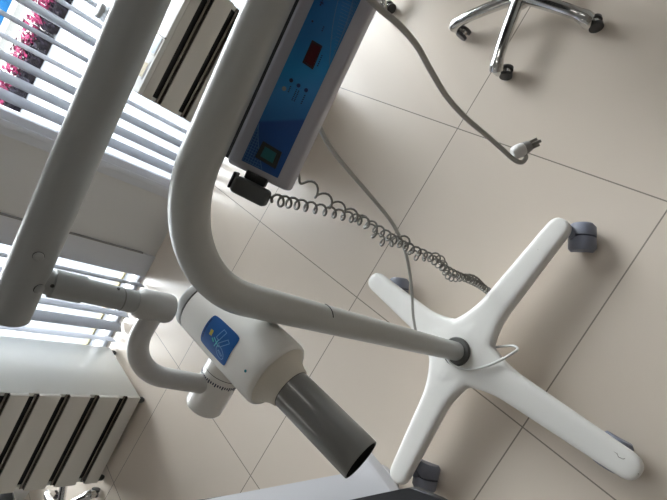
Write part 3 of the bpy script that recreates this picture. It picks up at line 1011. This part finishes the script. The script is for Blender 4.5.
# spiral cord: down from the switch, round a low loop by the leg, and back up to the box
def helix(path, r0, r1, turns, density=None):
    n = len(path)
    fr = frames(path)
    # arc length
    s = [0.0]
    for a, b in zip(path, path[1:]):
        s.append(s[-1] + (b - a).length)
    M = int(turns * 12)
    out = []
    for i in range(M + 1):
        f = i / M
        x = (density(f) if density else f) * s[-1]
        k = min(n - 2, max(0, next((j for j in range(n - 1) if s[j + 1] >= x), n - 2)))
        w = (x - s[k]) / max(1e-9, s[k + 1] - s[k])
        p = path[k].lerp(path[k + 1], w)
        t, nn, bb = fr[k]
        ramp = min(1, i / 10, (M - i) / 10)
        r = (r0 * (1 - f) + r1 * f) * ramp
        a = 2 * PI * turns * f
        out.append(p + nn * math.cos(a) * r + bb * math.sin(a) * r)
    return out
bm = bmesh.new()
low = atz(496, 296, .05)
d1 = catmull([hs1 + hw * -.008, at(274, 199.5, .705), at(300, 204.5, .77), at(335, 213, .835), at(365, 222, .90), at(385, 234, .95), at(405, 246, 1.02), at(428, 256, 1.09), at(441, 266, 1.16),
              at(455, 274, 1.24), at(472, 281, 1.36), at(484, 288, 1.50), low], 10)
d2 = catmull([low, at(486, 290, 1.52), at(472, 278, 1.38), at(450, 277, 1.26), at(439, 258, 1.16), at(416, 256, 1.09), at(404, 240, 1.03), at(384, 242, .97), at(366, 223, .91), at(346, 211, .86), at(328, 201, .82), at(313, 188.5, .79), at(301, 179, .775), at(296, 170, .765)], 10)
h1 = helix(d1, .0085, .0100, 41, lambda f: .82 * f + .18 * f * f)
h2 = helix(d2, .0095, .0095, 36, lambda f: .8 * f + .2 * f ** 3)
add_tube(bm, h1, .0021, 6)
add_tube(bm, h2, .0021, 6)
put('spiral_cord', bm, coil_mat, T, angle=80)

# ============================================== WHITE COVER AT THE BOTTOM EDGE
Z5 = .50
pp_ = [atz(*p, Z5) for p in ((346.5, 478.2), (347, 463), (352, 450), (358, 449), (372, 466), (388, 488.5), (424, 530), (396, 600), (60, 620), (70, 521.6))]
cen = sum(pp_, Vector((0, 0, 0))) / len(pp_)
E = thing('equipment_cover', 'white moulded equipment cover with black edging, at the bottom edge under the cone', 'equipment', (cen.x, cen.y, 0))
bm = bmesh.new()
add_prism(bm, [(p.x, p.y) for p in pp_], Z5 - .045, Z5, .012)
put('cover', bm, slab_white, E, angle=50)
bm = bmesh.new()
a, b = pp_[0], pp_[9]
dd = (b - a).normalized(); nn = Vector((-dd.y, dd.x, 0))
if nn.dot(cen - a) > 0:
    nn = -nn
add_prism(bm, [(q.x, q.y) for q in (a - nn * .004, b - nn * .004, b + nn * .004, a + nn * .004)], Z5 - .075, Z5 - .004)
put('black_seal', bm, slab_black, E)
qq = [atz(*p, Z5 + .02) for p in ((352, 499.6), (380, 493.6), (408, 487.8), (414, 487.6), (440, 498.5), (470, 516), (430, 610), (120, 640), (170, 539))]
bm = bmesh.new()
add_prism(bm, [(p.x, p.y) for p in qq], Z5 + .0005, Z5 + .020, .004)
put('black_pad', bm, slab_black, E)
bm = bmesh.new()
add_lathe(bm, [(0, .085), (.02, .085), (.03, .06), (Z5 - .07, .06)], (cen.x, cen.y, 0), (0, 0, 1), 32)
put('pedestal', bm, slab_white, E)

# =================================================================== LIGHTS
def lamp(x, y, label):
    t = thing('ceiling_light', label, 'light', (x, y, ZC))
    bm = bmesh.new(); add_box(bm, (x - .075, y - .55, ZC - .03), (x + .075, y + .55, ZC), .004); put('lamp_frame', bm, frame_mat, t)
    bm = bmesh.new(); add_box(bm, (x - .055, y - .52, ZC - .042), (x + .055, y + .52, ZC - .0301), .004); put('diffuser', bm, lamp_m, t)
lamp(.95, .80, 'long narrow ceiling light over the stools')
lamp(-2.2, .80, 'long narrow ceiling light over the left cabinet')

w = bpy.data.worlds.new('sky'); scene.world = w; w.use_nodes = True
bg = w.node_tree.nodes['Background']
bg.inputs['Color'].default_value = (.97, .98, 1.0, 1)
bg.inputs['Strength'].default_value = 15.0
sun = bpy.data.lights.new('sun', 'SUN'); sun.energy = 7.0; sun.angle = .01; sun.color = (1, .96, .88)
so = bpy.data.objects.new('sun', sun); COL.objects.link(so)
so.rotation_euler = (math.radians(38), 0, math.radians(-14))     # over the roof from behind, falling outwards
for i, (x0, x1) in enumerate(((W1L, W1R), (W2L, W2R))):
    l = bpy.data.lights.new('window_portal', 'AREA'); l.shape = 'RECTANGLE'; l.size = x1 - x0; l.size_y = WT
    l.cycles.is_portal = True
    o = bpy.data.objects.new('window_portal', l); COL.objects.link(o)
    o.location = ((x0 + x1) / 2, WY + .13, WT / 2); o.rotation_euler = (math.radians(-90), 0, 0)

# =================================================================== OUTPUT
scene.view_settings.view_transform = 'Standard'
scene.view_settings.look = 'None'
scene.view_settings.gamma = 1.0
scene.view_settings.use_curve_mapping = False
scene.view_settings.exposure = 0.25
scene.cycles.use_denoising = True
scene.cycles.max_bounces = 10
scene.cycles.diffuse_bounces = 6
scene.cycles.transparent_max_bounces = 16
scene.cycles.sample_clamp_indirect = 6
